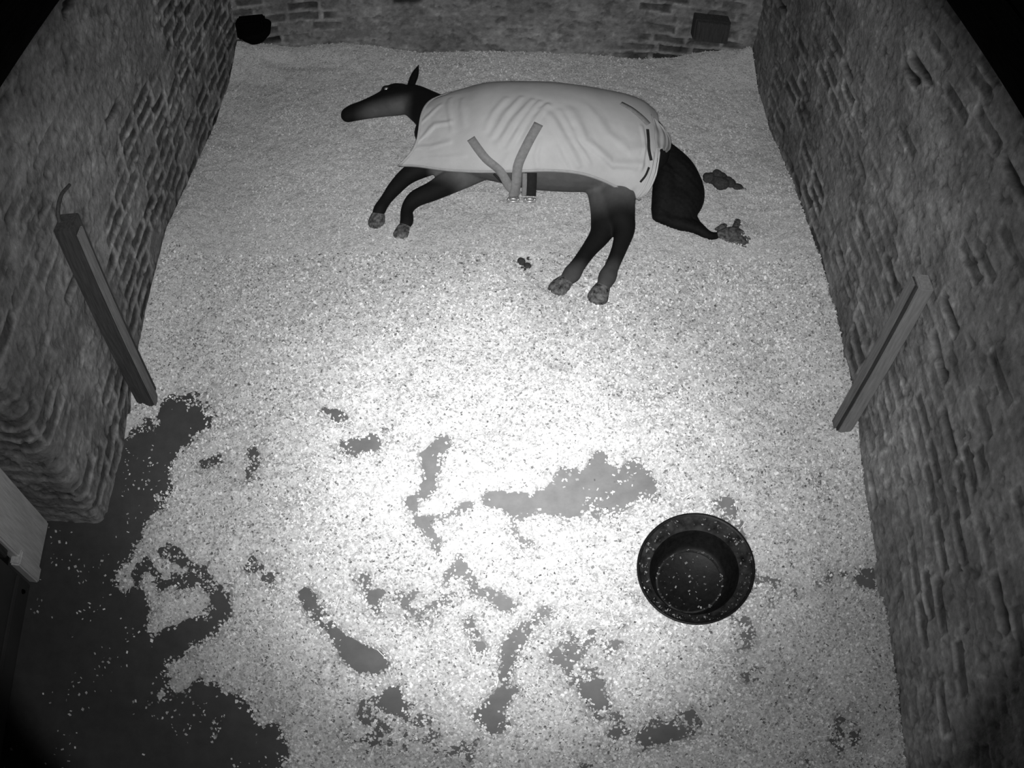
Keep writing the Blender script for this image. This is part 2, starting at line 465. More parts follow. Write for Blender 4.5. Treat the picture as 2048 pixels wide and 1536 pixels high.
def flakes(n, xr, yr, size, seed, sd):
    g = np.random.default_rng(seed)
    x = g.uniform(xr[0], xr[1], n); y = g.uniform(yr[0], yr[1], n)
    h = bed_height(x, y)
    h = np.where(x < -XW, h - 0.06, h)
    ok = (g.random(n) < 0.07 * sstep(-0.1, 0.2, fbm(x * 6, y * 6, 3, 301)) + 0.93 * sstep(-0.024, 0.008, h)) & ~((x < -XW + .02) & (y > YD - .03)) & (np.hypot(x - 0.871, y - 1.392) > 0.20)
    ok &= ~((x < -1.3) & (y < 1.6) & (h < 0) & (g.random(n) < 0.5))
    x, y, h = x[ok], y[ok], np.maximum(h[ok], 0.001)
    n = len(x)
    L = g.uniform(size[0], size[1], n); W = L * g.uniform(0.35, 0.9, n)
    th = g.uniform(0, 2 * PI, n); tl = g.normal(0, 0.35, n); rl = g.normal(0, 0.35, n)
    c, s = np.cos(th), np.sin(th)
    u = np.stack([c * np.cos(tl), s * np.cos(tl), np.sin(tl)], 1)
    v = np.stack([-s * np.cos(rl), c * np.cos(rl), np.sin(rl)], 1)
    C = np.stack([x, y, h + 0.003 + np.abs(np.sin(tl)) * L * 0.4], 1)
    nrm = np.cross(u, v)
    a = u * L[:, None] / 2; b = v * W[:, None] / 2; k = nrm * (L * g.uniform(-.1, .25, n))[:, None]
    V = np.stack([C - a - b + k, C - b - k * 0.3, C + a - b + k, C + a + b + k, C + b - k * 0.3, C - a + b + k], 1).reshape(-1, 3)
    i = np.arange(n)[:, None] * 6
    F = np.vstack([i + np.array([0, 1, 4, 5]), i + np.array([1, 2, 3, 4])])
    t = np.repeat(np.clip(g.normal(0.56, sd, n) * (1 + 0.55 * fbm(x * 3.2, y * 3.2, 4, 311)) + 0.0, 0.12, 0.9), 6)
    return V, F, t
V1, F1, t1 = flakes(170000, (-2.15, XW), (0.15, 3.2), (0.005, 0.015), 5, 0.19)
V2, F2, t2 = flakes(60000, (-XW, XW), (3.2, YB), (0.006, 0.014), 6, 0.07)
F2 = F2 + len(V1)
def straws(n, seed):
    g = np.random.default_rng(seed)
    x = g.uniform(-1.7, 1.7, n); y = g.uniform(0.4, 3.2, n)
    ok = (bed_height(x, y) > 0) | (g.random(n) < 0.15); x = x[ok]; y = y[ok]; n = len(x)
    h = np.maximum(bed_height(x, y), 0.0) + 0.008
    L = g.uniform(0.03, 0.085, n); th = g.uniform(0, PI, n)
    d = np.stack([np.cos(th), np.sin(th), g.normal(0, 0.1, n)], 1); w = np.stack([-np.sin(th), np.cos(th), 0 * th], 1) * 0.0013
    C = np.stack([x, y, h], 1)
    V = np.stack([C - d * L[:, None] / 2 - w, C + d * L[:, None] / 2 - w, C + d * L[:, None] / 2 + w, C - d * L[:, None] / 2 + w], 1).reshape(-1, 3)
    F = np.arange(n)[:, None] * 4 + np.array([0, 1, 2, 3])
    return V, F, np.full(n * 4, 0.9)
V3, F3, t3 = straws(170, 9); F3 = F3 + len(V1) + len(V2)
me = mesh_from('shavings', np.vstack([V1, V2, V3]), np.vstack([F1, F2, F3]))
put_attr(me, 'tone', np.concatenate([t1, t2, t3]))
sh = link('wood_shavings', me, M_flake, parent=bed, smooth=False)
sh['kind'] = 'stuff'

# ------------------------------------------------------------------ posts against the side walls
def lean(me, dx_top, dy_top, z0, z1):
    for v in me.vertices:
        t = (v.co.z - z0) / (z1 - z0)
        v.co.x += dx_top * t; v.co.y += dy_top * t
p = empty('timber_post', (-1.74, 2.30, 0), 'dark timber post with a paler inner edge strip standing against the left wall', 'post')
me = box_mesh('post_board', [(-0.015, -0.055, -0.04, 0.080, 0.045, 1.29)], 0.006); lean(me, -0.005, 0.01, 0, 1.2)
link('post_board', me, M_wood_d, p, smooth=False)
me = box_mesh('edge_strip', [(0.081, -0.050, 0.0, 0.094, 0.005, 1.24)], 0.004); lean(me, -0.005, 0.02, 0, 1.2)
link('edge_strip', me, M_wood_m, p, smooth=False)['label'] = 'paler grey timber strip along the inner edge'
# hooked iron at the head of the left post
me = tubes_mesh('hook', [[(0.0, 0.0, 1.26, .010, .010), (-0.01, 0.03, 1.32, .010, .010), (-0.01, 0.10, 1.35, .009, .009), (0.0, 0.17, 1.34, .008, .008)]], 16, 10)
link('hook', me, M_wood_d, p)['label'] = 'bent dark hook rising from the post head'
p = empty('timber_post', (1.74, 2.15, 0), 'grey timber post with a grooved edge standing against the right wall', 'post')
me = box_mesh('post_board', [(-0.050, -0.055, 0.0, 0.02, 0.03, 1.18)], 0.006); lean(me, 0.01, -0.005, 0, 1.2)
link('post_board', me, M_wood_l, p, smooth=False)
me = box_mesh('edge_strip', [(-0.078, -0.03, -0.02, -0.060, 0.015, 1.17)], 0.004); lean(me, 0.01, 0.0, 0, 1.2)
link('edge_strip', me, M_wood_m, p, smooth=False)
me = box_mesh('groove_batten', [(-0.061, -0.040, 0.0, -0.049, 0.02, 1.165)], 0.001); lean(me, 0.01, 0.0, 0, 1.2)
link('groove_batten', me, M_wood_d, p, smooth=False)['label'] = 'dark recessed groove between strip and board'

# ------------------------------------------------------------------ door recess, lower left
d = empty('door_frame', (-2.17, 1.44, 0), 'pale upright door post in the recess beside the left wall corner', 'door frame')
link('upright', box_mesh('upright', [(-0.05, -0.16, 0.0, 0.03, 0.125, 2.14)], 0.01), M_lime, d, smooth=False)
link('stop_batten', box_mesh('stop_batten', [(-0.04, -0.205, 0.30, 0.012, -0.165, 2.14)], 0.004), M_wood_d, d, smooth=False)
link('foot_block', box_mesh('foot_block', [(-0.02, -0.20, 0.0, 0.042, -0.120, 0.22)], 0.008), M_lime, d, smooth=False)['label'] = 'lighter worn block at the foot of the door post'
dr = bpy.data.objects.new('door_1', None); COL.objects.link(dr); dr.location = (-2.19, 0.65, 0); dr['kind'] = 'structure'
link('door_panel', box_mesh('door_panel', [(-0.03, -0.56, 0.04, 0.02, 0.57, 2.14)], 0.006), M_panel, dr, smooth=False)
link('door_rail', box_mesh('door_rail', [(0.021, -0.56, 0.05, 0.042, 0.56, 0.17)], 0.005), M_panel, dr, smooth=False)
for yy in (0.50, -0.42):
    bm = bmesh.new(); bmesh.ops.create_cone(bm, cap_ends=True, segments=12, radius1=0.013, radius2=0.009, depth=0.012)
    bmesh.ops.rotate(bm, verts=bm.verts, cent=(0, 0, 0), matrix=Matrix.Rotation(PI / 2, 3, 'Y'))
    bmesh.ops.translate(bm, verts=bm.verts, vec=(0.047, yy, 0.11))
    me = bpy.data.meshes.new('bolt'); bm.to_mesh(me); bm.free()
    link('bolt', me, M_iron, dr)

# ------------------------------------------------------------------ rubber feed tub
def lathe(name, prof, seg=72):
    pr = np.asarray(prof, float); n = len(pr)
    a = np.linspace(0, 2 * PI, seg, endpoint=False)
    V = np.stack([pr[:, 0][:, None] * np.cos(a), pr[:, 0][:, None] * np.sin(a), pr[:, 1][:, None] + 0 * a], -1).reshape(-1, 3)
    F = [(i * seg + j, i * seg + (j + 1) % seg, (i + 1) * seg + (j + 1) % seg, (i + 1) * seg + j) for i in range(n - 1) for j in range(seg)]
    me = bpy.data.meshes.new(name); me.from_pydata(V.tolist(), [], F); me.update()
    return me
tub = empty('feed_tub', (0.871, 1.392, 0.012), 'round black rubber feed tub standing on the bedding at the right', 'tub')
link('tub_body', lathe('tub_body', [(0.001, 0.0), (0.160, 0.0), (0.17, 0.006), (0.205, 0.10), (0.248, 0.160), (0.2555, 0.166), (0.2565, 0.172), (0.250, 0.174), (0.243, 0.168)]), M_rubber, tub)
link('flared_lip', lathe('flared_lip', [(0.243, 0.168), (0.222, 0.146), (0.204, 0.132), (0.196, 0.126)]), M_rubber2, tub)['label'] = 'dusty sloping lip inside the rim'
link('tub_inner', lathe('tub_inner', [(0.196, 0.126), (0.190, 0.115), (0.165, 0.035), (0.152, 0.020), (0.147, 0.018), (0.144, 0.021), (0.138, 0.017), (0.001, 0.016)]), M_rubber, tub)
link('base_ring', lathe('base_ring', [(0.150, 0.018), (0.1475, 0.0235), (0.144, 0.0235), (0.1415, 0.017)]), M_rubber2, tub)
# feed crumbs and shavings caught in the tub
g = np.random.default_rng(3); Vt = []; Ft = []
for i in range(320):
    a = g.uniform(0, 2 * PI)
    if i < 210: rr = g.uniform(0.203, 0.246); z = np.interp(rr, [0.20, 0.222, 0.248], [0.132, 0.149, 0.173]) + 0.002
    elif i < 260: rr = g.uniform(0.142, 0.15); z = 0.025
    else: rr = 0.14 * math.sqrt(g.random()); z = 0.019
    L = g.uniform(0.0015, 0.006) if i != 140 else 0.009; W = L * g.uniform(.3, .8); t = g.uniform(0, PI)
    c = np.array([rr * math.cos(a), rr * math.sin(a), z]); u = np.array([math.cos(t), math.sin(t), g.normal(0, .2)]) * L; v = np.array([-math.sin(t), math.cos(t), 0]) * W
    k = len(Vt); Vt += [c - u - v, c + u - v * .6, c + u * .8 + v, c - u + v]; Ft.append((k, k + 1, k + 2, k + 3))
me = mesh_from('feed_crumbs', np.array(Vt), np.array(Ft)); put_attr(me, 'tone', np.repeat(np.clip(g.normal(.08, .10, len(Ft)), .02, .5), 4))
fc = link('feed_crumbs', me, M_flake, tub, smooth=False); fc['kind'] = 'stuff'; fc['label'] = 'pale crumbs and shavings caught in the tub'

# ------------------------------------------------------------------ droppings
def dung_pile(loc, spots, label):
    V = []
    bm = bmesh.new()
    for (x, y, z, r, sx) in spots:
        q = bmesh.ops.create_icosphere(bm, subdivisions=3, radius=1)
        for v in q['verts']:
            n = 1 + 0.25 * (vnoise(np.array(v.co.x * 2.3 + x * 50), np.array(v.co.y * 2.3 + v.co.z * 1.7 + y * 50), 3) - 0.5)
            v.co = Vector((x + v.co.x * r * sx * n, y + v.co.y * r * n, z + v.co.z * r * 0.75 * n))
    me = bpy.data.meshes.new('dung_pile'); bm.to_mesh(me); bm.free()
    o = link('dung_pile', me, M_dung); o.location = loc
    tag(o, label, 'dung')
    return o
dung_pile((1.36, 3.83, 0.05), [(-.07, .02, 0, .045, 1.2), (-.02, -.02, .01, .05, 1.2), (.03, .0, 0, .045, 1.1), (.0, .04, .0, .04, 1), (.09, -.03, -.01, .03, 1.3), (.13, -.04, -.015, .018, 1.5), (-.03, .03, .03, .035, 1)],
          'dark pile of droppings on the bedding behind the tail')
dung_pile((0.19, 3.13, 0.02), [(-.02, .03, 0, .022, 1), (.01, .0, 0, .02, 1), (-.015, -.03, 0, .02, 1), (.02, .05, 0, .014, 1)],
          'small crumbled droppings on the bedding in front of the hind hooves')

# ------------------------------------------------------------------ fittings in the two far corners
w = empty('drinking_bowl', (-1.60, YB - 0.16, 0.33), 'black rounded drinking bowl fixed low in the far left corner of the stable', 'drinking bowl')
link('bowl', lathe('bowl', [(0.001, 0.0), (0.06, 0.005), (0.10, 0.05), (0.115, 0.12), (0.108, 0.12), (0.09, 0.05), (0.05, 0.02), (0.001, 0.018)], 40), M_iron, w)
link('wall_bracket', box_mesh('wall_bracket', [(-0.16, 0.05, -0.02, 0.04, 0.15, 0.14)], 0.015), M_iron, w, smooth=False)
b = empty('wooden_box', (1.46, YB - 0.06, 0.33), 'dark flat fronted wooden box low on the back wall in the far right corner', 'box')
link('box_front', box_mesh('box_front', [(-0.115, -0.06, -0.02, 0.115, -0.035, 0.15)], 0.004), M_wood_d, b, smooth=False)
link('box_frame', box_mesh('box_frame', [(-0.122, -0.036, -0.03, 0.122, 0.06, 0.155)], 0.004), M_wood_d, b, smooth=False)

# ------------------------------------------------------------------ the horse, lying on its right side
horse = empty('horse', (0.3, 3.88, 0.0), 'dark bay horse in a pale rug lying flat on its side, head to the left', 'horse')
HX, HY = 0.3, 3.88
TR = [  # trunk: x, centre y, centre z, half depth, half thickness
    (-0.33, 4.04, 0.19, .13, .11), (-0.25, 4.01, 0.22, .22, .17), (-0.12, 3.97, 0.25, .29, .22), (0.06, 3.925, 0.26, .315, .25), (0.28, 3.885, 0.27, .345, .265),
    (0.48, 3.875, 0.26, .34, .25), (0.66, 3.88, 0.25, .315, .235), (0.82, 3.88, 0.23, .27, .21), (0.92, 3.87, 0.20, .20, .165), (0.965, 3.87, 0.18, .10, .10)]
neck = [(-0.05, 4.02, .22, .20, .13), (-0.25, 4.15, .17, .155, .115), (-0.39, 4.32, .145, .130, .095), (-0.49, 4.425, .14, .11, .088)]
head = [(-0.485, 4.435, .14, .100, .085), (-0.56, 4.425, .135, .118, .09), (-0.63, 4.41, .13, .112, .085), (-0.71, 4.385, .12, .088, .072), (-0.79, 4.362, .11, .072, .060),
        (-0.85, 4.345, .105, .066, .054), (-0.885, 4.33, .10, .058, .048)]
cheek = [(-0.53, 4.385, .15, .085, .075), (-0.61, 4.37, .145, .075, .066)]
brow = [(-0.56, 4.525, .15, .038, .036), (-0.62, 4.520, .16, .034, .034), (-0.675, 4.490, .155, .026, .026)]
fore1 = [(-0.20, 3.84, .20, .10, .09), (-0.34, 3.79, .15, .078, .07), (-0.455, 3.72, .12, .054, .052), (-0.52, 3.64, .10, .044, .044), (-0.565, 3.56, .085, .034, .036), (-0.59, 3.50, .08, .037, .036), (-0.60, 3.47, .07, .036, .034)]
fore2 = [(-0.05, 3.80, .13, .10, .09), (-0.20, 3.70, .10, .078, .07), (-0.31, 3.63, .08, .060, .056), (-0.405, 3.575, .07, .050, .048), (-0.445, 3.50, .06, .036, .038), (-0.44, 3.43, .055, .038, .038), (-0.445, 3.39, .05, .036, .034)]
hindA = [(0.74, 3.80, .22, .19, .14), (0.705, 3.64, .20, .115, .09), (0.690, 3.48, .18, .088, .078), (0.695, 3.38, .155, .075, .068), (0.706, 3.31, .13, .058, .058), (0.675, 3.20, .11, .042, .044), (0.625, 3.08, .085, .038, .038), (0.60, 3.02, .08, .048, .044), (0.58, 2.975, .07, .038, .038)]
hindB = [(0.68, 3.80, .16, .18, .13), (0.635, 3.60, .13, .11, .085), (0.620, 3.46, .12, .084, .074), (0.605, 3.37, .10, .072, .062), (0.580, 3.30, .085, .058, .052), (0.515, 3.20, .075, .043, .042), (0.455, 3.10, .07, .040, .038), (0.42, 3.04, .065, .048, .042), (0.395, 3.01, .06, .038, .034)]
body = fuse(tubes_mesh('b', [TR, neck, head, cheek, brow, fore1, fore2, hindA, hindB], 40, 28), 0.011, 7)
co = np.empty(len(body.vertices) * 3); body.vertices.foreach_get('co', co); co = co.reshape(-1, 3)
X, Y, Z = co[:, 0], co[:, 1], co[:, 2]
tone = np.full(len(co), 0.115)
hd = sstep(-0.10, -0.22, X) * (Y > 3.95)
jaw = np.clip(sstep(0.02, -0.09, (Y - 4.37) - 0.10 * (X + 0.7)) * sstep(-0.86, -0.72, X) * sstep(-0.46, -0.56, X), 0, 1)
tone = tone * (1 - hd) + hd * (0.009 + 0.10 * jaw)
leg_h = sstep(3.52, 3.34, Y) * (X > 0.2)
tone = tone * (1 - leg_h) + leg_h * 0.010
leg_f = np.maximum(sstep(-0.30, -0.36, X), sstep(3.70, 3.60, Y + 0.25 * (X + 0.22))) * (Y < 3.95) * sstep(-0.10, -0.2, X)
tone = tone * (1 - leg_f) + leg_f * 0.010
tone = tone + 0.05 * sstep(3.13, 3.04, Y) * (X > 0.2)
bk = sstep(0.84, 0.90, X)
tone = tone * (1 - bk) + 0.012 * bk
body.transform(Matrix.Translation((-HX, -HY, 0)))
put_attr(body, 'tone', tone)
link('body', body, M_coat, horse)
OFF = Matrix.Translation((-HX, -HY, 0))
def hpart(name, me, m, parent=None):
    me.transform(OFF)
    return link(name, me, m, parent or horse)

# ears: leaf-shaped cups
def ear(name, base, tip, w, roll):
    b = Vector(base); t = Vector(tip); ax = (t - b); L = ax.length; ax.normalize()
    side = ax.cross(Vector((0, 0, 1))).normalized(); up = side.cross(ax)
    R = Matrix.Rotation(roll, 3, ax); side = R @ side; up = R @ up
    V = []; n = 14; k = 12
    for i in range(n):
        s = i / (n - 1)
        wd_ = w * (0.55 + 0.9 * s - 1.45 * s ** 2.4) if s < 1 else 0.001
        wd_ = max(wd_, 0.001)
        for j in range(k):
            a = -2.2 + 4.4 * j / (k - 1)
            V.append(b + ax * (L * s) + side * (wd_ * math.sin(a)) + up * (wd_ * 0.6 * (1 - math.cos(a)) - 0.3 * wd_))
    F = [(i * k + j, (i + 1) * k + j, (i + 1) * k + j + 1, i * k + j + 1) for i in range(n - 1) for j in range(k - 1)]
    me = bpy.data.meshes.new(name); me.from_pydata([tuple(v) for v in V], [], F); me.update()
    o = hpart(name, me, M_black)
    so = o.modifiers.new('s', 'SOLIDIFY'); so.thickness = 0.005
    return o
ear('ear', (-0.515, 4.50, .165), (-0.473, 4.70, .215), 0.034, 0.4)
ear('ear', (-0.53, 4.45, .09), (-0.50, 4.52, .045), 0.024, 0.0)
# mane along the crest
crest = [(-0.49, 4.525, .12, .012, .03), (-0.40, 4.445, .13, .014, .035), (-0.27, 4.31, .13, .014, .035), (-0.15, 4.22, .14, .012, .03)]
hpart('mane', tubes_mesh('mane', [crest], 24, 12), M_black)
# eye
from mathutils.bvhtree import BVHTree
bvh = BVHTree.FromPolygons([v.co[:] for v in body.vertices], [tuple(q.vertices) for q in body.polygons])
hit = bvh.find_nearest(Vector((-0.662 - HX, 4.470 - HY, 0.22)))      # on the skin below the brow
ec = hit[0] - hit[1] * 0.004 + Vector((HX, HY, 0))
bm = bmesh.new(); bmesh.ops.create_uvsphere(bm, u_segments=24, v_segments=16, radius=0.0145)
bmesh.ops.translate(bm, verts=bm.verts, vec=ec); me = bpy.data.meshes.new('eye'); bm.to_mesh(me); bm.free()
hpart('eye', me, M_eye)['label'] = 'bright eye reflecting the lamp'
hpart('eyelid', tubes_mesh('eyelid', [[(ec.x - .028, ec.y - .004, ec.z - .004, .006, .006), (ec.x - .014, ec.y + .016, ec.z + .008, .009, .008), (ec.x + .012, ec.y + .017, ec.z + .009, .009, .008), (ec.x + .03, ec.y, ec.z, .006, .006)]], 12, 10), M_black)
bm = bmesh.new(); bmesh.ops.create_uvsphere(bm, u_segments=16, v_segments=10, radius=0.012)
bmesh.ops.scale(bm, verts=bm.verts, vec=(1.2, .8, .6)); bmesh.ops.translate(bm, verts=bm.verts, vec=(-0.898, 4.335, 0.128)); me = bpy.data.meshes.new('nostril'); bm.to_mesh(me); bm.free()
hpart('nostril', me, M_black)
# hooves
for q in ([(-0.60, 3.475, .062, .034, .034), (-0.603, 3.455, .052, .042, .042), (-0.607, 3.425, .038, .048, .046)],
          [(-0.447, 3.39, .045, .033, .033), (-0.455, 3.365, .038, .042, .040), (-0.462, 3.335, .028, .050, .046)],
          [(0.58, 2.975, .062, .035, .035), (0.562, 2.945, .050, .046, .044), (0.545, 2.91, .036, .054, .05)],
          [(0.398, 3.01, .055, .034, .034), (0.375, 2.99, .045, .045, .042), (0.350, 2.965, .032, .052, .048)]):
    hpart('hoof', tubes_mesh('hoof', [q], 10, 24), M_hoof)
# tail
tail = fuse(tubes_mesh('t', [
    [(0.90, 3.92, .24, .05, .05), (0.975, 3.87, .24, .06, .06), (1.05, 3.77, .18, .105, .10), (1.07, 3.66, .12, .135, .10), (1.03, 3.56, .09, .13, .08), (0.98, 3.50, .06, .07, .05)],
    [(0.95, 3.80, .20, .05, .06), (0.975, 3.70, .17, .07, .08), (0.965, 3.60, .12, .075, .07), (0.94, 3.52, .07, .06, .05)],
    [(1.10, 3.74, .14, .07, .07), (1.135, 3.68, .10, .055, .06), (1.11, 3.61, .08, .05, .05)],
    [(0.93, 3.50, .06, .05, .045), (1.02, 3.46, .06, .055, .045), (1.12, 3.42, .06, .040, .035), (1.20, 3.375, .05, .028, .025), (1.26, 3.385, .045, .018, .018), (1.31, 3.39, .04, .010, .012)],
    [(1.06, 3.56, .07, .06, .05), (1.12, 3.47, .06, .035, .03), (1.18, 3.40, .05, .02, .02)]], 30, 20), 0.010, 4)
nv = len(tail.vertices); co = np.empty(nv * 3); tail.vertices.foreach_get('co', co); co = co.reshape(-1, 3)
co[:, 2] += 0.008 * (vnoise((co[:, 0] * 0.8 + co[:, 1]) * 60, (co[:, 0] - co[:, 1] * .8) * 9, 4) - .5)
tail.vertices.foreach_set('co', co.ravel())
tl = hpart('tail', tail, M_black)
# the dusty, shavings-matted tip of the tail: flat locks
locks = []
for (a, b, c, r) in [((1.26, 3.385, .05), (1.34, 3.40, .06), (1.42, 3.385, .05), .040), ((1.34, 3.38, .06), (1.385, 3.33, .055), (1.40, 3.285, .045), .036), ((1.34, 3.41, .06), (1.375, 3.46, .055), (1.395, 3.515, .045), .024),
                     ((1.38, 3.36, .05), (1.45, 3.36, .05), (1.495, 3.325, .04), .036), ((1.28, 3.36, .045), (1.34, 3.33, .045), (1.37, 3.275, .04), .028), ((1.25, 3.43, .045), (1.29, 3.45, .05), (1.31, 3.47, .045), .020)]:
    locks.append([(*a, r * .6, r * .6), (*b, r, r * .7), (*c, r * .85, r * .5)])
tt = hpart('tail_tip', fuse(tubes_mesh('tt', locks, 14, 12), 0.008, 1), M_tip, tl)
tt['label'] = 'greyish matted tip of the tail dusted with shavings'

# ------------------------------------------------------------------ the rug it wears
# columns along the body; each: centre y, z, half depth, half thickness, x at hem / mid / top, angles of hem and far edge
RC = [  # yc  zc    a     b    xbase  front  rear  phi0 phi1
    (4.035, .180, .300, .200, -0.395, 1.0, 0.0, 2, 190),
    (4.015, .200, .320, .220, -0.310, 0.8, 0.0, 4, 190),
    (3.970, .230, .355, .235, -0.190, 0.45, 0.0, 6, 192),
    (3.920, .260, .375, .270, -0.040, 0.2, 0.0, 9, 194),
    (3.890, .275, .385, .285, 0.140, 0.0, 0.0, 13, 196),
    (3.880, .280, .390, .288, 0.310, 0.0, 0.0, 16, 196),
    (3.880, .275, .382, .278, 0.480, 0.0, 0.1, 14, 196),
    (3.885, .265, .372, .262, 0.620, 0.0, 0.25, 6, 196),
    (3.885, .250, .375, .250, 0.750, 0.0, 0.5, -3, 196),
    (3.875, .235, .375, .228, 0.855, 0.0, 0.8, -9, 196),
    (3.865, .215, .360, .200, 0.920, 0.0, 1.0, -15, 196)]
NU, NV = 230, 150
RC_ = catmull(np.array(RC, float), NU)
u = np.linspace(0, 1, NU)[:, None]; v = np.linspace(0, 1, NV)[None, :]
KV = [0, .07, .14, .22, .34, .44, .53, .62, .75, 1.0]
KF = [-.115, -.070, -.030, -.005, .0, .010, .050, .130, .24, .30]     # chest edge swings back towards the withers, skirt reaches forward
KR = [-.115, -.085, -.060, -.035, -.010, .0, .010, .015, .0, -.04]
def rug_point(u_, v_, off=0.0):
    """u along the body 0..1, v from the near hem (0) over the top to the far edge (1)"""
    idx = np.clip(np.asarray(u_, float), 0, 1) * (NU - 1)
    c = np.stack([np.interp(idx, np.arange(NU), RC_[:, k]) for k in range(9)], -1)
    ph = np.radians(c[..., 7] + (c[..., 8] - c[..., 7]) * v_)
    vv_ = np.broadcast_to(v_, ph.shape) if np.ndim(ph) else v_
    xx = c[..., 4] + c[..., 5] * np.interp(vv_, KV, KF) + c[..., 6] * np.interp(vv_, KV, KR)
    nx = 0 * xx; ny = -np.cos(ph); nz = np.sin(ph)
    a = c[..., 2] + off; b = c[..., 3] + off
    return np.stack([xx, c[..., 0] - a * np.cos(ph), c[..., 1] + b * np.sin(ph)], -1)
FOLD = [  # wrinkles: (u,v) polyline, width, height
    ([(.349, .161), (.384, .262), (.445, .396)], .013, .011), ([(.330, .20), (.360, .30), (.410, .42)], .012, .009), ([(.372, .13), (.412, .25), (.468, .385)], .011, .010),
    ([(.406, .134), (.459, .289), (.493, .362)], .012, .010), ([(.31, .24), (.33, .33), (.365, .42)], .012, .006),
    ([(.498, .302), (.546, .168), (.590, .047)], .016, .011), ([(.563, .336), (.611, .188), (.729, .128), (.869, .208)], .020, .013), ([(.53, .33), (.575, .18), (.63, .08)], .012, .008),
    ([(.62, .40), (.70, .27), (.80, .24), (.88, .30)], .022, .007), ([(.52, .13), (.535, .07), (.56, .01)], .010, .006), ([(.153, .483), (.170, .37), (.188, .262)], .014, .006),
    ([(.214, .463), (.225, .37), (.236, .282)], .014, .006), ([(.01, .20), (.048, .235), (.105, .295), (.175, .309)], .014, .009), ([(.02, .15), (.105, .148), (.183, .188)], .013, .009),
    ([(.01, .33), (.06, .37), (.12, .44)], .014, .006), ([(.10, .06), (.18, .09), (.25, .10)], .014, .005), ([(.46, .02), (.455, .09), (.47, .17)], .010, .006), ([(.36, .02), (.37, .07), (.38, .11)], .010, .005),
    ([(.93, .02), (.935, .15), (.94, .30)], .009, .013), ([(.965, .02), (.97, .16), (.975, .34)], .008, .014), ([(.99, .05), (.995, .34)], .006, .010), ([(.86, .40), (.875, .30), (.87, .18)], .010, .008)]
def fold_disp(U, V_):
    D = 0 * U
    for pl, w_, h_ in FOLD:
        d = seg_dist(U, V_ * 0.75, [(a, b * 0.75) for a, b in pl]) / w_
        mu, mv = pl[len(pl) // 2]
        ln = sum(math.hypot(b[0] - a[0], 0.75 * (b[1] - a[1])) for a, b in zip(pl[:-1], pl[1:]))
        fade = np.exp(-((np.hypot(U - mu, 0.75 * (V_ - mv)) / (0.62 * ln)) ** 3))
        d = d * (0.75 + 0.9 * fbm(U * 25, V_ * 18, 2, 209) + 0.35)
        D = D + 1.55 * h_ * fade * (np.exp(-d ** 2) - 0.35 * np.exp(-(d / 2.2) ** 2))
    D = D + 0.006 * fbm(U * 9, V_ * 4, 3, 201)
    D = D + 0.010 * np.sin(U * 70 + 6 * fbm(U * 6, V_ * 2, 2, 205)) * sstep(0.10, 0.0, V_) * sstep(.80, 0.9, U)
    return D
U, VV = np.broadcast_arrays(u, v)
P0 = rug_point(U, VV, 0.0); P1 = rug_point(U, VV, 1.0)
Nn = P1 - P0; Nn /= np.linalg.norm(Nn, axis=-1)[..., None]
P = P0 + Nn * fold_disp(U, VV)[..., None]
P[..., 2] = np.maximum(P[..., 2], 0.03)
me = mesh_from('rug', P.reshape(-1, 3), grid_faces(NU, NV))
rug = hpart('rug', me, M_rug)
rug['label'] = 'pale stable rug covering the trunk from chest to rump'
so = rug.modifiers.new('s', 'SOLIDIFY'); so.thickness = 0.006; so.offset = 0
def ribbon(name, path, width, m, parent, off=0.008, thick=0.003):
    """path: list of 3D points; flat strip facing along given normals"""
    Pp = catmull(np.array([q[0] for q in path], float), 40); Nm = catmull(np.array([q[1] for q in path], float), 40)
    Nm /= np.linalg.norm(Nm, axis=1)[:, None]
    T = np.gradient(Pp, axis=0); T /= np.linalg.norm(T, axis=1)[:, None]
    S = np.cross(T, Nm); S /= np.linalg.norm(S, axis=1)[:, None]
    Pp = Pp + Nm * off
    V = np.stack([Pp - S * width / 2, Pp, Pp + S * width / 2], 1).reshape(-1, 3)
    me = mesh_from(name, V, grid_faces(40, 3))
    o = hpart(name, me, m, parent)
    s = o.modifiers.new('s', 'SOLIDIFY'); s.thickness = thick
    return o
def on_rug(uu, vv):
    p = rug_point(np.array(uu), np.array(vv)); q = rug_point(np.array(uu), np.array(vv), 1.0); n = q - p
    return (tuple(p + 0.004 * n), tuple(n / np.linalg.norm(n)))
# hem binding and neck binding
ribbon('hem_binding', [on_rug(t, 0.006) for t in np.linspace(0.0, 1.0, 24)], 0.016, M_rug2, rug, 0.004)
ribbon('neck_binding', [on_rug(0.004, t) for t in np.linspace(0.0, 1.0, 16)], 0.014, M_rug2, rug, 0.004)

# cross straps: stitched to the rug, hanging to buckles under the belly
def nrm(*a): return tuple(Vector(a).normalized())
f0 = (0.2, -0.9, 0.3)
ribbon('strap', [on_rug(.262, .201), on_rug(.290, .14), on_rug(.319, .081), on_rug(.356, .012), ((0.100, 3.490, .26), nrm(*f0)), ((0.150, 3.478, .205), nrm(*f0))], 0.046, M_web, rug)
ribbon('strap', [on_rug(.463, .248), on_rug(.432, .161), on_rug(.406, .067), on_rug(.400, .010), ((0.133, 3.482, .27), nrm(*f0)), ((0.123, 3.470, .20), nrm(*f0))], 0.050, M_web, rug, 0.014)
ribbon('belly_strap', [((0.02, 3.56, .28), nrm(0, -.8, .5)), ((0.07, 3.525, .245), nrm(0, -.8, .5)), ((0.13, 3.50, .215), nrm(0, -.8, .5))], 0.012, M_darkweb_shade, rug)['label'] = 'narrow dark strap under the belly'
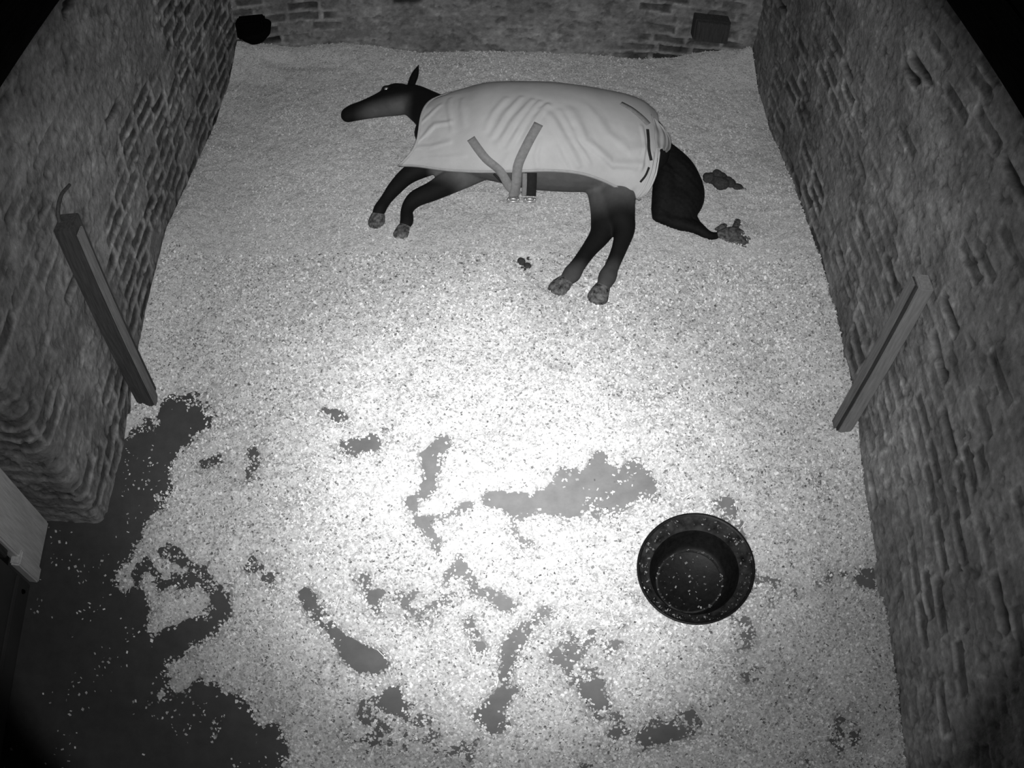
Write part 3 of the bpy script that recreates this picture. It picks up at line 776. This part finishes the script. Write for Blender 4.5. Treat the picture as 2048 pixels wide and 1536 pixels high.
ribbon('buckle_strap', [((0.212, 3.515, .335), nrm(0, -.9, .4)), ((0.213, 3.492, .27), nrm(0, -.9, .4)), ((0.212, 3.476, .20), nrm(0, -.9, .4))], 0.062, M_darkweb_shade, rug)['label'] = 'short dark strap ending in a buckle'
ribbon('strap_keeper', [((0.180, 3.512, .335), nrm(0, -.9, .4)), ((0.181, 3.490, .27), nrm(0, -.9, .4)), ((0.180, 3.474, .205), nrm(0, -.9, .4))], 0.024, M_web, rug, 0.012)
for bx_, bz in ((0.125, 0.190), (0.212, 0.192)):
    y0 = 3.456
    bm = bmesh.new()
    pts = [(-.025, 0), (.025, 0), (.025, -.020), (-.025, -.020)]
    for (x0, z0), (x1, z1) in zip(pts, pts[1:] + pts[:1]):
        a, b_ = Vector((bx_ + x0, y0, bz + z0)), Vector((bx_ + x1, y0 - .0, bz + z1))
        L = (b_ - a).length
        r_ = bmesh.ops.create_cone(bm, cap_ends=True, segments=10, radius1=.006, radius2=.006, depth=L + .006)
        q = (b_ - a).to_track_quat('Z', 'Y').to_matrix()
        for v_ in r_['verts']: v_.co = q @ v_.co + (a + b_) / 2
    me = bpy.data.meshes.new('buckle'); bm.to_mesh(me); bm.free()
    hpart('buckle', me, M_metal, rug)['label'] = 'shiny metal buckle frame'
# darker strap over the croup, dark ribbons painting the shade of a rear crease and the tail flap
ribbon('croup_strap', [on_rug(.765, .50), on_rug(.81, .485), on_rug(.86, .46), on_rug(.90, .44)], 0.034, M_web, rug, 0.003)
ribbon('crease_shade', [on_rug(.890, .40), on_rug(.893, .35), on_rug(.900, .30), on_rug(.925, .26)], 0.016, M_darkweb_shade, rug, 0.012)
ribbon('crease_shade', [on_rug(.915, .22), on_rug(.905, .17), on_rug(.885, .12)], 0.011, M_darkweb_shade, rug, 0.012)
FL = [[(0.885, 3.93, .455), (0.905, 3.90, .440), (0.925, 3.87, .42)], [(0.890, 3.84, .45), (0.945, 3.84, .425), (0.985, 3.85, .375)],
      [(0.885, 3.74, .44), (0.955, 3.76, .395), (1.00, 3.80, .325)], [(0.890, 3.68, .41), (0.940, 3.71, .37), (0.975, 3.755, .31)]]
G = np.array([catmull(np.array(r_, float), 24) for r_ in FL])
G = np.stack([catmull(G[:, k], 30) for k in range(24)], 1)
G[..., 2] += 0.006 * np.sin(np.arange(24) * 0.9)[None, :] + 0.004 * np.sin(np.arange(30) * .5)[:, None]
fl_ = hpart('tail_flap', mesh_from('tail_flap', G.reshape(-1, 3), grid_faces(30, 24)), M_flap, rug)
fl_['label'] = 'greyer flap of the rug over the root of the tail'
so = fl_.modifiers.new('s', 'SOLIDIFY'); so.thickness = 0.005
